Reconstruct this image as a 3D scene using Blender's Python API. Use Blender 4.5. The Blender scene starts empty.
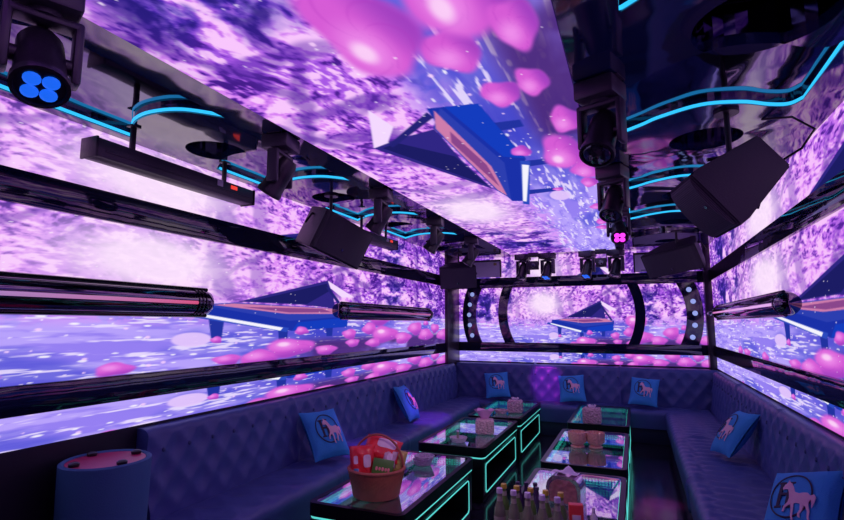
import bpy, bmesh, math, random
import numpy as np
from mathutils import Vector, Matrix
random.seed(4); RNG = np.random.RandomState(11)
S = bpy.context.scene; COL = S.collection; R = math.radians
# ------------------------------------------------------------------ room dimensions (metres)
XL, XR, YB, YN = -2.85, 1.04, 8.40, -1.0
ZP, ZM, ZC, EYE = 2.72, 2.768, 2.86, 1.60
Z1, Z2, Z3, Z4, Z5 = 0.985, 1.15, 1.30, 2.20, 2.37        # screen strip / ledge / main screen / band / upper strip
F_PX, YAW, PIT = 508.0, R(22.6), math.atan(64 / 508.0)

# ------------------------------------------------------------------ camera
cam = bpy.data.cameras.new('camera'); co = bpy.data.objects.new('camera', cam); COL.objects.link(co)
cam.sensor_fit = 'HORIZONTAL'; cam.sensor_width = 36.0; cam.lens = F_PX / 844.0 * 36.0
cam.clip_start = 0.05
co.location = (0, 0, EYE); co.rotation_euler = (R(90) + PIT, 0, YAW)
S.camera = co
S.view_settings.view_transform = 'Standard'; S.view_settings.look = 'None'
S.view_settings.gamma = 1.0; S.view_settings.exposure = 0.0; S.view_settings.use_curve_mapping = False
w = bpy.data.worlds.new('world'); S.world = w; w.use_nodes = True
w.node_tree.nodes['Background'].inputs[0].default_value = (0.02, 0.015, 0.04, 1)
w.node_tree.nodes['Background'].inputs[1].default_value = 0.3
S.cycles.max_bounces = 8; S.cycles.transparent_max_bounces = 12; S.cycles.glossy_bounces = 5
S.cycles.sample_clamp_indirect = 6.0

def s2l(c):
    c = np.asarray(c, float) / 255.0
    return np.where(c <= 0.04045, c / 12.92, ((c + 0.055) / 1.055) ** 2.4)

# ------------------------------------------------------------------ materials
def mat(name, base, rough=.5, metal=0., ior=1.5, bump=None, bs=.2, emit=None, es=1., trans=0., coat=0., var=None, noise=6.):
    m = bpy.data.materials.new(name); m.use_nodes = True
    nt = m.node_tree; b = nt.nodes['Principled BSDF']
    b.inputs['Base Color'].default_value = (*base, 1); b.inputs['Roughness'].default_value = rough
    b.inputs['Metallic'].default_value = metal; b.inputs['IOR'].default_value = ior
    b.inputs['Transmission Weight'].default_value = trans; b.inputs['Coat Weight'].default_value = coat
    if emit:
        b.inputs['Emission Color'].default_value = (*emit, 1); b.inputs['Emission Strength'].default_value = es
    tc = nt.nodes.new('ShaderNodeTexCoord')
    if var is not None:
        n = nt.nodes.new('ShaderNodeTexNoise'); n.inputs['Scale'].default_value = noise; n.inputs['Detail'].default_value = 5
        r = nt.nodes.new('ShaderNodeMix'); r.data_type = 'RGBA'
        r.inputs[6].default_value = (*base, 1); r.inputs[7].default_value = (*var, 1)
        nt.links.new(tc.outputs['Object'], n.inputs['Vector']); nt.links.new(n.outputs['Fac'], r.inputs[0])
        nt.links.new(r.outputs[2], b.inputs['Base Color'])
    if bump:
        kind, sc = bump
        if kind == 'noise':
            t = nt.nodes.new('ShaderNodeTexNoise'); t.inputs['Scale'].default_value = sc; t.inputs['Detail'].default_value = 3; out = 'Fac'
        elif kind == 'wave':
            t = nt.nodes.new('ShaderNodeTexNoise'); t.inputs['Scale'].default_value = sc; t.inputs['Detail'].default_value = 1; t.inputs['Distortion'].default_value = 1.2; out = 'Fac'
        elif kind == 'voronoi':
            t = nt.nodes.new('ShaderNodeTexVoronoi'); t.inputs['Scale'].default_value = sc; out = 'Distance'
        elif kind == 'weave':
            t = nt.nodes.new('ShaderNodeTexBrick'); t.inputs['Scale'].default_value = sc; out = 'Fac'
            t.inputs['Mortar Size'].default_value = .03
        elif kind == 'dots':
            t = nt.nodes.new('ShaderNodeTexVoronoi'); t.inputs['Scale'].default_value = sc; t.inputs['Randomness'].default_value = 0; out = 'Distance'
        nt.links.new(tc.outputs['Object'], t.inputs['Vector'])
        bp = nt.nodes.new('ShaderNodeBump'); bp.inputs['Strength'].default_value = bs; bp.inputs['Distance'].default_value = .02
        nt.links.new(t.outputs[out], bp.inputs['Height']); nt.links.new(bp.outputs['Normal'], b.inputs['Normal'])
    return m

M = {}
M['gloss_black'] = mat('black_piano_lacquer', (.006, .005, .010), .06, ior=2.0, bump=('wave', 2.2), bs=.10)
M['ceil_mirror'] = mat('dark_mirror_ceiling', (.16, .15, .24), .05, metal=1., bump=('wave', 2.0), bs=.3)
M['ceil_panel'] = mat('dark_lacquer_panel', (.008, .022, .085), .06, ior=2.4, bump=('wave', 2.0), bs=.34)
M['band'] = mat('dark_marbled_glass', (.005, .009, .035), .05, ior=1.8, bump=('wave', 2.6), bs=.14)
M['wall'] = mat('black_wall_paint', (.012, .010, .02), .5, bump=('noise', 60), bs=.05)
M['column'] = mat('brown_black_column', (.03, .022, .03), .3, bump=('noise', 30), bs=.04)
M['leather'] = mat('slate_leather', (.074, .118, .33), .38, bump=('noise', 140), bs=.10, var=(.060, .098, .28), noise=5)
M['leather_base'] = mat('dark_plinth', (.025, .035, .09), .4, bump=('noise', 100), bs=.05)
M['button'] = mat('leather_button', (.045, .08, .20), .5, bump=('noise', 200), bs=.05)
M['cushion'] = mat('blue_velvet', (.045, .40, .80), .8, bump=('noise', 160), bs=.25, var=(.035, .31, .64), noise=9)
M['emblem_pink'] = mat('pink_print', (.75, .42, .52), .7, bump=('noise', 90), bs=.05, var=(.85, .62, .66), noise=30)
M['emblem_dark'] = mat('navy_print', (.025, .018, .05), .7, bump=('noise', 90), bs=.05)
M['table_black'] = mat('table_black_gloss', (.005, .005, .009), .30, ior=1.33, bump=('noise', 8), bs=.02)
M['table_well'] = mat('table_mirror_well', (.010, .010, .016), .05, ior=2.0, bump=('noise', 3), bs=.01)
M['niche'] = mat('table_niche', (.02, .04, .045), .35, bump=('noise', 20), bs=.03)
M['teal'] = mat('teal_led', (.02, .3, .28), .4, emit=(.10, .66, .62), es=1.0, bump=('noise', 5), bs=.01)
M['teal_dot'] = mat('teal_led_dots', (.02, .3, .28), .4, emit=(.05, .66, .48), es=1.7, bump=('noise', 5), bs=.01)
M['cyan'] = mat('cyan_led', (.02, .2, .35), .4, emit=(.03, .52, .95), es=1.15, bump=('noise', 5), bs=.01)
M['chrome'] = mat('chrome', (.55, .52, .6), .08, metal=1., bump=('noise', 10), bs=.02)
M['fixture'] = mat('black_fixture_plastic', (.018, .017, .024), .32, bump=('noise', 80), bs=.06)
M['fixture_soft'] = mat('dark_grey_fixture', (.05, .045, .065), .35, bump=('noise', 60), bs=.05)
M['grille'] = mat('perforated_grille', (.05, .042, .065), .5, bump=('dots', 110), bs=.6)
M['cabinet'] = mat('speaker_cabinet', (.035, .03, .048), .5, bump=('noise', 120), bs=.12)
M['lens_dark'] = mat('dark_lens', (.02, .02, .03), .03, ior=2.2, bump=('voronoi', 40), bs=.1)
M['lens_blue'] = mat('blue_led_lens', (.02, .08, .5), .2, emit=(.01, .13, .85), es=1.0, bump=('noise', 8), bs=.02)
M['lens_magenta'] = mat('magenta_led_lens', (.5, .02, .5), .2, emit=(.95, .04, .9), es=1.8, bump=('noise', 8), bs=.02)
M['bulb'] = mat('pale_blue_bulb', (.5, .6, .8), .3, emit=(.30, .40, .78), es=.8, bump=('noise', 8), bs=.02)
M['tube_shell'] = mat('smoked_chrome_tube', (.20, .17, .22), .07, metal=1., bump=('wave', 3), bs=.10)
M['tube_rim'] = mat('tube_black_rim', (.01, .008, .012), .12, ior=1.8, bump=('noise', 9), bs=.02)
M['ac'] = mat('grey_unit_panel', (.9, .86, .95), .45, bump=('noise', 30), bs=.03)
M['yellow'] = mat('yellow_sticker', (.55, .5, .12), .6, bump=('noise', 30), bs=.03)
M['white'] = mat('white_label', (.7, .66, .75), .5, bump=('noise', 60), bs=.04)
M['red_led'] = mat('red_display', (.4, .02, .02), .4, emit=(.9, .05, .03), es=.9, bump=('noise', 10), bs=.02)
M['stool'] = mat('grey_upholstery', (.055, .18, .33), .7, bump=('noise', 180), bs=.15)
M['pink_top'] = mat('pink_tray', (.62, .03, .13), .35, bump=('noise', 20), bs=.03)
M['knob'] = mat('black_rubber', (.01, .01, .012), .35, bump=('noise', 40), bs=.05)
M['wicker'] = mat('red_brown_wicker', (.55, .13, .09), .55, bump=('weave', 34), bs=.9, var=(.32, .07, .06), noise=30)
M['bag_red'] = mat('red_foil_bag', (.75, .025, .04), .28, bump=('noise', 26), bs=.5)
M['bag_pale'] = mat('pale_print', (.80, .62, .78), .35, bump=('noise', 26), bs=.3, var=(.7, .45, .65), noise=30)
M['bag_blue'] = mat('blue_print', (.12, .3, .6), .35, bump=('noise', 26), bs=.3)
M['box_green'] = mat('green_carton', (.05, .17, .03), .4, bump=('noise', 20), bs=.04, var=(.09, .22, .03), noise=9)
M['box_pink'] = mat('pink_lettering', (.75, .22, .25), .5, bump=('noise', 20), bs=.04)
M['bag_green'] = mat('olive_snack_bag', (.28, .30, .06), .35, bump=('noise', 26), bs=.5, var=(.6, .35, .1), noise=14)
M['bag_violet'] = mat('violet_snack_bag', (.40, .16, .34), .35, bump=('noise', 26), bs=.5, var=(.7, .5, .6), noise=22)
M['crystal'] = mat('pink_cut_glass', (.92, .62, .64), .12, ior=1.5, bump=('voronoi', 45), bs=.8, trans=.25)
M['chrome_pink'] = mat('rose_chrome', (.80, .60, .70), .16, metal=.8, bump=('noise', 20), bs=.1)
M['rose_panel'] = mat('brown_rose_cut_glass', (.42, .16, .16), .15, ior=1.6, bump=('voronoi', 40), bs=.6)
M['amber'] = mat('amber_cut_glass', (.95, .52, .42), .12, ior=1.5, bump=('voronoi', 60), bs=.5, trans=.3)
M['clear'] = mat('clear_cut_glass', (.88, .72, .82), .08, ior=1.5, bump=('voronoi', 50), bs=.5, trans=.4)
M['tissue'] = mat('tissue_paper', (.85, .78, .88), .8, bump=('noise', 20), bs=.2)
M['tissue_pink'] = mat('pink_napkin', (.85, .45, .75), .8, bump=('noise', 20), bs=.2)
M['b_clear'] = mat('pale_bottle_glass', (.42, .45, .30), .08, trans=.5, bump=('noise', 12), bs=.03)
M['b_green'] = mat('green_bottle_glass', (.16, .30, .07), .08, trans=.2, bump=('noise', 12), bs=.03)
M['b_dark'] = mat('dark_bottle_glass', (.06, .03, .10), .10, trans=.2, bump=('noise', 12), bs=.03)
M['b_label'] = mat('bottle_label', (.55, .50, .42), .6, bump=('noise', 60), bs=.05, var=(.3, .33, .18), noise=40)
M['b_orange'] = mat('orange_label', (.70, .25, .12), .6, bump=('noise', 60), bs=.05)
M['cap_white'] = mat('lilac_white_cap', (.72, .62, .82), .5, bump=('noise', 60), bs=.05)
M['cap_gold'] = mat('gold_cap', (.62, .46, .05), .4, metal=.0, bump=('noise', 60), bs=.05)
M['cap_dark'] = mat('dark_purple_cap', (.05, .03, .09), .4, bump=('noise', 60), bs=.05)
M['red_box'] = mat('red_carton', (.80, .05, .06), .4, bump=('noise', 20), bs=.04)
M['cable'] = mat('black_cable', (.01, .01, .014), .4, bump=('noise', 60), bs=.05)

def floor_material():
    m = mat('dark_polished_floor', (.014, .011, .022), .14, ior=1.6, var=(.035, .026, .05), noise=2.2, bump=('noise', 5), bs=.02)
    nt = m.node_tree; b = nt.nodes['Principled BSDF']
    br = nt.nodes.new('ShaderNodeTexBrick'); br.offset = 0; br.inputs['Scale'].default_value = 1.25
    br.inputs['Mortar Size'].default_value = .006; br.inputs['Brick Width'].default_value = 1; br.inputs['Row Height'].default_value = 1
    br.inputs['Color1'].default_value = (.016, .012, .024, 1); br.inputs['Color2'].default_value = (.022, .016, .032, 1)
    br.inputs['Mortar'].default_value = (.06, .05, .08, 1)
    tc = [n for n in nt.nodes if n.type == 'TEX_COORD'][0]
    nt.links.new(tc.outputs['Object'], br.inputs['Vector']); nt.links.new(br.outputs['Color'], b.inputs['Base Color'])
    return m
M['floor'] = floor_material()

def glass_mirror():
    m = bpy.data.materials.new('table_glass_top'); m.use_nodes = True; nt = m.node_tree; nt.nodes.clear()
    o = nt.nodes.new('ShaderNodeOutputMaterial'); g = nt.nodes.new('ShaderNodeBsdfGlossy'); t = nt.nodes.new('ShaderNodeBsdfTransparent')
    mx = nt.nodes.new('ShaderNodeMixShader'); lw = nt.nodes.new('ShaderNodeLayerWeight'); mp = nt.nodes.new('ShaderNodeMapRange')
    g.inputs['Color'].default_value = (.9, .9, 1, 1); g.inputs['Roughness'].default_value = .015
    t.inputs['Color'].default_value = (.7, .85, .85, 1); lw.inputs['Blend'].default_value = .5
    mp.inputs['To Min'].default_value = .22; mp.inputs['To Max'].default_value = .66
    nt.links.new(lw.outputs['Facing'], mp.inputs['Value']); nt.links.new(mp.outputs['Result'], mx.inputs['Fac'])
    nt.links.new(t.outputs[0], mx.inputs[1]); nt.links.new(g.outputs[0], mx.inputs[2]); nt.links.new(mx.outputs[0], o.inputs[0])
    return m
M['glass_top'] = glass_mirror()

def screen_material():
    m = bpy.data.materials.new('led_video_picture'); m.use_nodes = True; nt = m.node_tree; nt.nodes.clear()
    o = nt.nodes.new('ShaderNodeOutputMaterial'); e = nt.nodes.new('ShaderNodeEmission'); a = nt.nodes.new('ShaderNodeAttribute')
    a.attribute_name = 'picture'; e.inputs['Strength'].default_value = 1.0
    nt.links.new(a.outputs['Color'], e.inputs['Color']); nt.links.new(e.outputs[0], o.inputs[0])
    return m
M['screen'] = screen_material()

def tube_light_material():
    m = mat('lavender_red_light_tube', (.3, .1, .15), .3, bump=('noise', 8), bs=.02)
    nt = m.node_tree; b = nt.nodes['Principled BSDF']; a = nt.nodes.new('ShaderNodeAttribute'); a.attribute_name = 'picture'
    nt.links.new(a.outputs['Color'], b.inputs['Emission Color']); b.inputs['Emission Strength'].default_value = 1.
    return m
M['tube_light'] = tube_light_material()

# ------------------------------------------------------------------ mesh helpers
class G:
    def __init__(s): s.bm = bmesh.new()
    def box(s, c, d, bev=0., seg=2, rot=None):
        mtx = Matrix.Translation(c) @ (rot.to_4x4() if rot is not None else Matrix.Identity(4)) @ Matrix.Diagonal((*d, 1))
        r = bmesh.ops.create_cube(s.bm, size=1, matrix=mtx)
        if bev:
            ed = list({e for v in r['verts'] for e in v.link_edges})
            bmesh.ops.bevel(s.bm, geom=ed, offset=bev, segments=seg, affect='EDGES', profile=.5)
        return s
    def cyl(s, p0, p1, r0, r1=None, n=20):
        p0, p1 = Vector(p0), Vector(p1); r1 = r0 if r1 is None else r1; d = p1 - p0
        q = Vector((0, 0, 1)).rotation_difference(d.normalized()).to_matrix().to_4x4()
        bmesh.ops.create_cone(s.bm, cap_ends=True, segments=n, radius1=r0, radius2=r1, depth=d.length, matrix=Matrix.Translation((p0 + p1) / 2) @ q)
        return s
    def ball(s, c, r, n=12, sc=(1, 1, 1)):
        bmesh.ops.create_uvsphere(s.bm, u_segments=n, v_segments=max(6, n // 2), radius=r, matrix=Matrix.Translation(c) @ Matrix.Diagonal((*sc, 1)))
        return s
    def lathe(s, prof, n=24, mtx=None, rib=None, sx=1., sy=1.):
        mtx = mtx or Matrix.Identity(4); rings = []
        for r, z in prof:
            if r < 1e-5: rings.append([s.bm.verts.new(mtx @ Vector((0, 0, z)))]); continue
            ring = []
            for k in range(n):
                a = 2 * math.pi * k / n; rr = r * (1 + (rib * (k % 2) if rib else 0))
                ring.append(s.bm.verts.new(mtx @ Vector((rr * sx * math.cos(a), rr * sy * math.sin(a), z))))
            rings.append(ring)
        for A, B in zip(rings, rings[1:]):
            for k in range(n):
                j = (k + 1) % n
                f = [A[k % len(A)], A[j % len(A)], B[j % len(B)], B[k % len(B)]]
                f = list(dict.fromkeys(f))
                if len(f) > 2:
                    try: s.bm.faces.new(f)
                    except ValueError: pass
        return s
    def tube(s, pts, r, n=8, closed=False):
        pts = [Vector(p) for p in pts]; N = len(pts); rings = []; prev = None
        for i, p in enumerate(pts):
            a = pts[(i - 1) % N] if (closed or i) else p; b = pts[(i + 1) % N] if (closed or i < N - 1) else p
            t = (b - a).normalized()
            u = t.orthogonal().normalized() if prev is None else (prev - t * prev.dot(t)).normalized()
            prev = u; v = t.cross(u)
            rings.append([s.bm.verts.new(p + r * (math.cos(2 * math.pi * k / n) * u + math.sin(2 * math.pi * k / n) * v)) for k in range(n)])
        for i in range(N if closed else N - 1):
            A, B = rings[i], rings[(i + 1) % N]
            for k in range(n): s.bm.faces.new((A[k], A[(k + 1) % n], B[(k + 1) % n], B[k]))
        if not closed:
            s.bm.faces.new(rings[0][::-1]); s.bm.faces.new(rings[-1])
        return s
    def ribbon(s, pts, z0, z1, th):                     # vertical band following a polyline in plan
        P = [Vector((p[0], p[1])) for p in pts]; V = []
        for i, p in enumerate(P):
            t = (P[min(i + 1, len(P) - 1)] - P[max(i - 1, 0)]).normalized(); n = Vector((-t.y, t.x)) * th
            V.append([s.bm.verts.new((*(p + n * sg), z)) for sg, z in ((0, z0), (0, z1), (1, z1), (1, z0))])
        for A, B in zip(V, V[1:]):
            for k in range(4): s.bm.faces.new((A[k], A[(k + 1) % 4], B[(k + 1) % 4], B[k]))
        s.bm.faces.new(V[0][::-1]); s.bm.faces.new(V[-1])
        return s
    def prism(s, poly, h, mtx=None):                    # polygon in local XY, extruded by h along local Z
        mtx = mtx or Matrix.Identity(4)
        a = [s.bm.verts.new(mtx @ Vector((x, y, 0))) for x, y in poly]; b = [s.bm.verts.new(mtx @ Vector((x, y, h))) for x, y in poly]
        n = len(poly); s.bm.faces.new(a[::-1]); s.bm.faces.new(b)
        for k in range(n): s.bm.faces.new((a[k], a[(k + 1) % n], b[(k + 1) % n], b[k]))
        return s
    def annulus(s, outer, inner, z0, z1):               # flat ring between two loops of equal length
        n = len(outer)
        L = [[s.bm.verts.new((x, y, z)) for x, y in lp] for lp, z in ((outer, z0), (outer, z1), (inner, z1), (inner, z0))]
        for q in range(4):
            A, B = L[q], L[(q + 1) % 4]
            for k in range(n): s.bm.faces.new((A[k], A[(k + 1) % n], B[(k + 1) % n], B[k]))
        return s
    def sheet(s, nx, ny, fn, closed_x=False):
        V = [[s.bm.verts.new(fn(i, j)) for i in range(nx)] for j in range(ny)]
        for j in range(ny - 1):
            for i in range(nx if closed_x else nx - 1):
                k = (i + 1) % nx
                s.bm.faces.new((V[j][i], V[j][k], V[j + 1][k], V[j + 1][i]))
        return V

def link(name, data, parent=None):
    o = bpy.data.objects.new(name, data); COL.objects.link(o)
    if parent is not None: o.parent = parent
    return o
def obj(name, g, m, parent=None, smooth=40, loc=None):
    me = bpy.data.meshes.new(name)
    bmesh.ops.recalc_face_normals(g.bm, faces=g.bm.faces[:]); g.bm.to_mesh(me); g.bm.free()
    me.materials.append(M[m] if isinstance(m, str) else m)
    if smooth:
        me.polygons.foreach_set('use_smooth', [True] * len(me.polygons)); me.set_sharp_from_angle(angle=R(smooth))
    o = link(name, me, parent)
    if loc is not None: o.location = loc
    return o
def tag(o, label, cat, group=None):
    o['label'] = label; o['category'] = cat
    if group: o['group'] = group
    return o
def thing(name, label, cat, loc=(0, 0, 0), rz=0., group=None, mtx=None):
    o = link(name, None); o.empty_display_size = .1
    if mtx is not None: o.matrix_basis = mtx
    else: o.location = loc; o.rotation_euler = (0, 0, rz)
    return tag(o, label, cat, group)
def struct(name, g, m, smooth=40):
    o = obj(name, g, m, None, smooth); o['kind'] = 'structure'; return o
def dup(root, label, loc=None, rz=None, mtx=None, group=None):
    r = root.copy(); COL.objects.link(r); r['label'] = label
    if mtx is not None: r.matrix_basis = mtx
    else:
        r.location = loc
        if rz is not None: r.rotation_euler = (0, 0, rz)
    if group: r['group'] = group
    for ch in list(root.children):
        c = ch.copy(); COL.objects.link(c); c.parent = r
        for gc in list(ch.children):
            d = gc.copy(); COL.objects.link(d); d.parent = c
    return r
def rrect(w, h, r, n=5):
    P = []
    for cx, cy, a0 in ((w / 2 - r, h / 2 - r, 0), (-w / 2 + r, h / 2 - r, 90), (-w / 2 + r, -h / 2 + r, 180), (w / 2 - r, -h / 2 + r, 270)):
        for k in range(n + 1):
            a = R(a0 + 90 * k / n); P.append((cx + r * math.cos(a), cy + r * math.sin(a)))
    return P
def frame(front, up, loc):                              # local -Y looks along front, local Z along up
    y = -Vector(front).normalized(); z = Vector(up); z = (z - y * z.dot(y)).normalized(); x = y.cross(z)
    return Matrix.Translation(loc) @ Matrix((x, y, z)).transposed().to_4x4()

# ------------------------------------------------------------------ the film playing on every screen
def vnoise(x, y, seed):
    r = np.random.RandomState(seed).rand(128, 128)
    xi = np.floor(x).astype(int); yi = np.floor(y).astype(int); fx = x - xi; fy = y - yi
    fx = fx * fx * (3 - 2 * fx); fy = fy * fy * (3 - 2 * fy)
    g = lambda a, b: r[a % 128, b % 128]
    return (g(xi, yi) * (1 - fx) + g(xi + 1, yi) * fx) * (1 - fy) + (g(xi, yi + 1) * (1 - fx) + g(xi + 1, yi + 1) * fx) * fy
def fbm(x, y, seed, o=4):
    s = 0; a = .5; t = 0
    for k in range(o):
        s = s + a * vnoise(x + 17.3 * k + 40, y + 31.7 * k + 40, seed + k); t += a; a *= .58
        x, y = (x * .8 - y * .6) * 2.03, (x * .6 + y * .8) * 2.03
    return s / t
def dots(X, Y, f, seed, keep, r0, r1, asp=1.):
    """soft round specks, one at most per cell"""
    r = np.random.RandomState(seed).rand(4, 97, 97); x = X * f / asp; y = Y * f
    xi = np.floor(x).astype(int); yi = np.floor(y).astype(int); i, j = xi % 97, yi % 97
    rad = r0 + (r1 - r0) * r[2][i, j]; cx = .3 + .4 * r[0][i, j]; cy = .3 + .4 * r[1][i, j]
    d = np.hypot(x - xi - cx, y - yi - cy) / rad
    return sm(-d, -1., -.45) * (r[3][i, j] < keep)
def sm(x, a, b):
    t = np.clip((x - a) / (b - a), 0, 1); return t * t * (3 - 2 * t)
def inside(u, v, poly):
    c = np.zeros(u.shape, bool); n = len(poly)
    for i in range(n):
        x1, y1 = poly[i]; x2, y2 = poly[(i + 1) % n]
        if y1 == y2: continue
        k = ((y1 > v) != (y2 > v)) & (u < (x2 - x1) * (v - y1) / (y2 - y1) + x1); c ^= k
    return c
def film(u, v):
    """the forest clearing with a grand piano and roses; u, v in 0..1; returns sRGB 0..255"""
    X = u * 4.3; Y = v; c = np.zeros(u.shape + (3,))
    def mix(col, a): c[:] = c * (1 - a[..., None]) + np.array(col, float) * a[..., None]
    wx = X + .10 * fbm(X * 5, Y * 5, 91, 2); wy = Y + .10 * fbm(X * 5, Y * 5, 95, 2)
    n1 = fbm(wx * 2.6, wy * 3.0, 1, 4); n2 = fbm(wx * 9, wy * 11, 7, 5); n3 = fbm(wx * 34, wy * 40, 13, 3)
    f2 = n2 * .46 + n3 * .54
    mix((164, 84, 228), np.ones(u.shape))
    mix((222, 138, 246), sm(n1 * .45 + f2 * .55, .44, .58))
    mix((252, 206, 254), sm(f2 + .25 * (n1 - .5), .52, .60) * .9)
    fog = np.exp(-(((u - .44) * 4.3 / .9) ** 2 + ((v - .58) / .34) ** 2)) * .8
    mix((230, 156, 248), fog * .38)
    mix((112, 48, 184), (1 - .6 * fog) * sm(.472 - f2 - (n1 - .5) * .18, .0, .07) * .85)
    mix((60, 24, 128), (1 - .85 * fog) * sm(.418 - f2 - (n1 - .5) * .18, .0, .06) * .9)
    # bluish thickets at the sides
    for u0, w_, s_ in ((.10, .055, .85), (.785, .034, .75), (.93, .045, .25), (.215, .022, .55)):
        d = np.exp(-((u - u0 + .03 * (n1 - .5)) / w_) ** 2) * sm(-v, -1., -.72) * sm(v, .08, .3)
        mix((62, 44, 176), d * s_ * sm(1 - n2, .32, .6)); mix((28, 22, 104), d * s_ * sm(1 - n2, .52, .68))
    # trunks
    wob = (fbm(v * 4 + 3, u * 30, 23, 3) - .5) * .035
    for u0, w_, le, a_, v0 in ((.436, .013, -.10, .85, .42), (.412, .006, .06, .5, .45), (.485, .008, -.05, .55, .45), (.62, .010, .03, .85, .5), (.664, .009, -.03, .8, .4), (.56, .005, .04, .5, .5),
                           (.73, .007, .02, .6, .4), (.86, .010, -.03, .6, .35), (.30, .006, .02, .4, .5), (.255, .009, -.02, .5, .4), (.165, .007, .02, .6, .35), (.03, .009, .0, .7, .3)):
        d = np.abs(u - u0 - wob - le * (v - .6) * .6); mix((92, 46, 168), sm(-d, -w_ * 1.5, -w_ * .5) * a_ * .75 * sm(v, v0, v0 + .1) * sm(-v, -.98, -.75))
    for u0, v0, sl, ln in ((.62, .86, .9, .09), (.664, .8, -1.2, .08), (.485, .9, 1.5, .06), (.74, .85, 1.1, .07), (.255, .8, 1.4, .08), (.87, .85, -1., .08)):
        d = np.abs((v - v0) - sl * 3 * (u - u0) - wob * 4); mix((84, 40, 158), sm(-d, -.045, -.012) * .5 * sm(-np.abs(u - u0), -ln, -ln * .6))
    # sun glow in the mist
    g = np.exp(-(((u - .365) * 4.3 / .34) ** 2 + ((v - .70) / .26) ** 2)); mix((255, 232, 255), np.clip(g * 1.15, 0, .93))
    g = np.exp(-(((u - .27) * 4.3 / .5) ** 2 + ((v - .62) / .22) ** 2)); mix((248, 210, 255), g * .15)
    # ground
    edge = .40 + .05 * (n1 - .5) + .08 * (u < .3) * (.3 - u)
    gr = sm(edge - v + .10 * (n2 - .5), -.06, .12); gn = fbm(X * 5, Y * 26, 41, 4)
    gc = np.array((150, 128, 242.)) * (1 - sm(gn, .4, .6))[..., None] + np.array((184, 162, 252.)) * sm(gn, .4, .6)[..., None]
    c[:] = c * (1 - gr[..., None]) + gc * gr[..., None]
    mix((226, 150, 248), gr * sm(v, .20, .36) * sm(n3 + n2, .8, 1.1) * .9)
    mix((58, 62, 196), gr * np.exp(-(((u - .60) / .12) ** 2 + ((v - .17) / .14) ** 2)) * .9)
    mix((64, 70, 205), gr * sm(fbm(X * 1.7, Y * 4, 51), .5, .72) * .6)
    mix((236, 222, 255), gr * sm(fbm(X * 7, Y * 55, 61, 3), .60, .70) * .9)
    mix((255, 250, 255), gr * dots(X, Y, 22, 71, .35, .08, .22, 2.2) * .9)
    mix((255, 214, 255), dots(X, Y, 15, 72, .22, .06, .2) * .8 * sm(.7 - v, 0, .2))
    # pale moon disc
    d = ((u - .405) / .021) ** 2 + ((v - .135) / .055) ** 2; mix((226, 196, 252), sm(-d, -1.15, -.75) * .95)
    mix((74, 40, 120), sm(-v, -.15, -.03) * sm(n1, .22, .48) * .92 * sm(u, .50, .60))
    # piano: legs, body, key bed, harp, lid
    def poly(p, col, a=1.): mix(col, sum(inside(u + i / 3600., v + j / 760., p) * 1. for i in (-1.5, -.5, .5, 1.5) for j in (-1.5, -.5, .5, 1.5)) / 16 * a)
    for q in ((.425, .14), (.515, .03), (.60, .12)): poly([(q[0], q[1]), (q[0] + .012, q[1]), (q[0] + .014, .3), (q[0] - .004, .3)], (34, 50, 160))
    poly([(.395, .33), (.535, .185), (.645, .22), (.65, .39), (.60, .42), (.40, .41)], (26, 48, 168))
    poly([(.535, .19), (.645, .22), (.648, .33), (.545, .27)], (20, 60, 190))
    poly([(.41, .405), (.53, .285), (.648, .345), (.62, .43), (.45, .435)], (44, 62, 176))
    poly([(.425, .408), (.525, .352), (.646, .372), (.618, .425), (.45, .428)], (206, 124, 172))
    poly([(.46, .402), (.53, .366), (.61, .385), (.59, .418)], (138, 70, 140))
    poly([(.376, .335), (.384, .365), (.530, .215), (.526, .175)], (44, 74, 190))
    poly([(.392, .335), (.396, .352), (.520, .218), (.516, .190)], (246, 244, 255))
    poly([(.455, .445), (.60, .735), (.606, .70), (.618, .43), (.55, .45)], (48, 38, 132))
    poly([(.47, .452), (.598, .70), (.604, .62), (.56, .46)], (28, 28, 100))
    poly([(.60, .735), (.662, .575), (.632, .56), (.606, .655)], (244, 216, 255))
    poly([(.596, .66), (.603, .66), (.645, .40), (.636, .395)], (36, 34, 118))
    # roses
    rr = np.random.RandomState(5)
    roses = [(.445, -.04, .018, .045), (.487, -.045, .030, .07), (.535, .025, .044, .095), (.60, -.025, .024, .055), (.552, .185, .013, .045), (.652, .135, .018, .065), (.66, .03, .018, .05), (.705, .195, .022, .085), (.733, .365, .044, .13),
             (.752, .115, .046, .115), (.715, .015, .022, .06), (.812, .055, .032, .09), (.860, .185, .031, .105), (.905, .085, .034, .10), (.948, .185, .022, .08), (.988, .07, .034, .10), (.905, .27, .012, .045), (.431, .125, .007, .03), (.21, -.03, .016, .045), (.25, -.04, .02, .045), (.34, -.04, .016, .045)]
    for ru, rv, rw, rh in roses:
        dx = (u - ru) / rw; dy = (v - rv) / rh; th = np.arctan2(dy, dx)
        d = np.sqrt(dx * dx + dy * dy) * (1 + .10 * np.sin(3 * th + ru * 90) + .05 * np.sin(5 * th + rv * 70))
        a = sm(-d, -1.04, -.76); mix((214, 92, 214), a); mix((146, 56, 186), a * sm(-dy + .3 * dx, .0, .9) * .75)
        pet = np.abs(np.sin(2.6 * th + 5.5 * d + ru * 40)); mix((176, 58, 190), a * sm(-pet, -.35, .05) * .28)
        k = sm(-np.hypot(dx + .25, dy - .25), -.75, -.05) * a; mix((246, 156, 242), k * .75)
        if rw > .04: mix((255, 226, 252), sm(-np.hypot(dx + .3, dy - .35), -.33, -.1) * a * .75)
    mix((255, 240, 255), dots(X, Y, 30, 77, .10, .06, .2) * .75)
    return np.clip(c, 0, 255)

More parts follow.
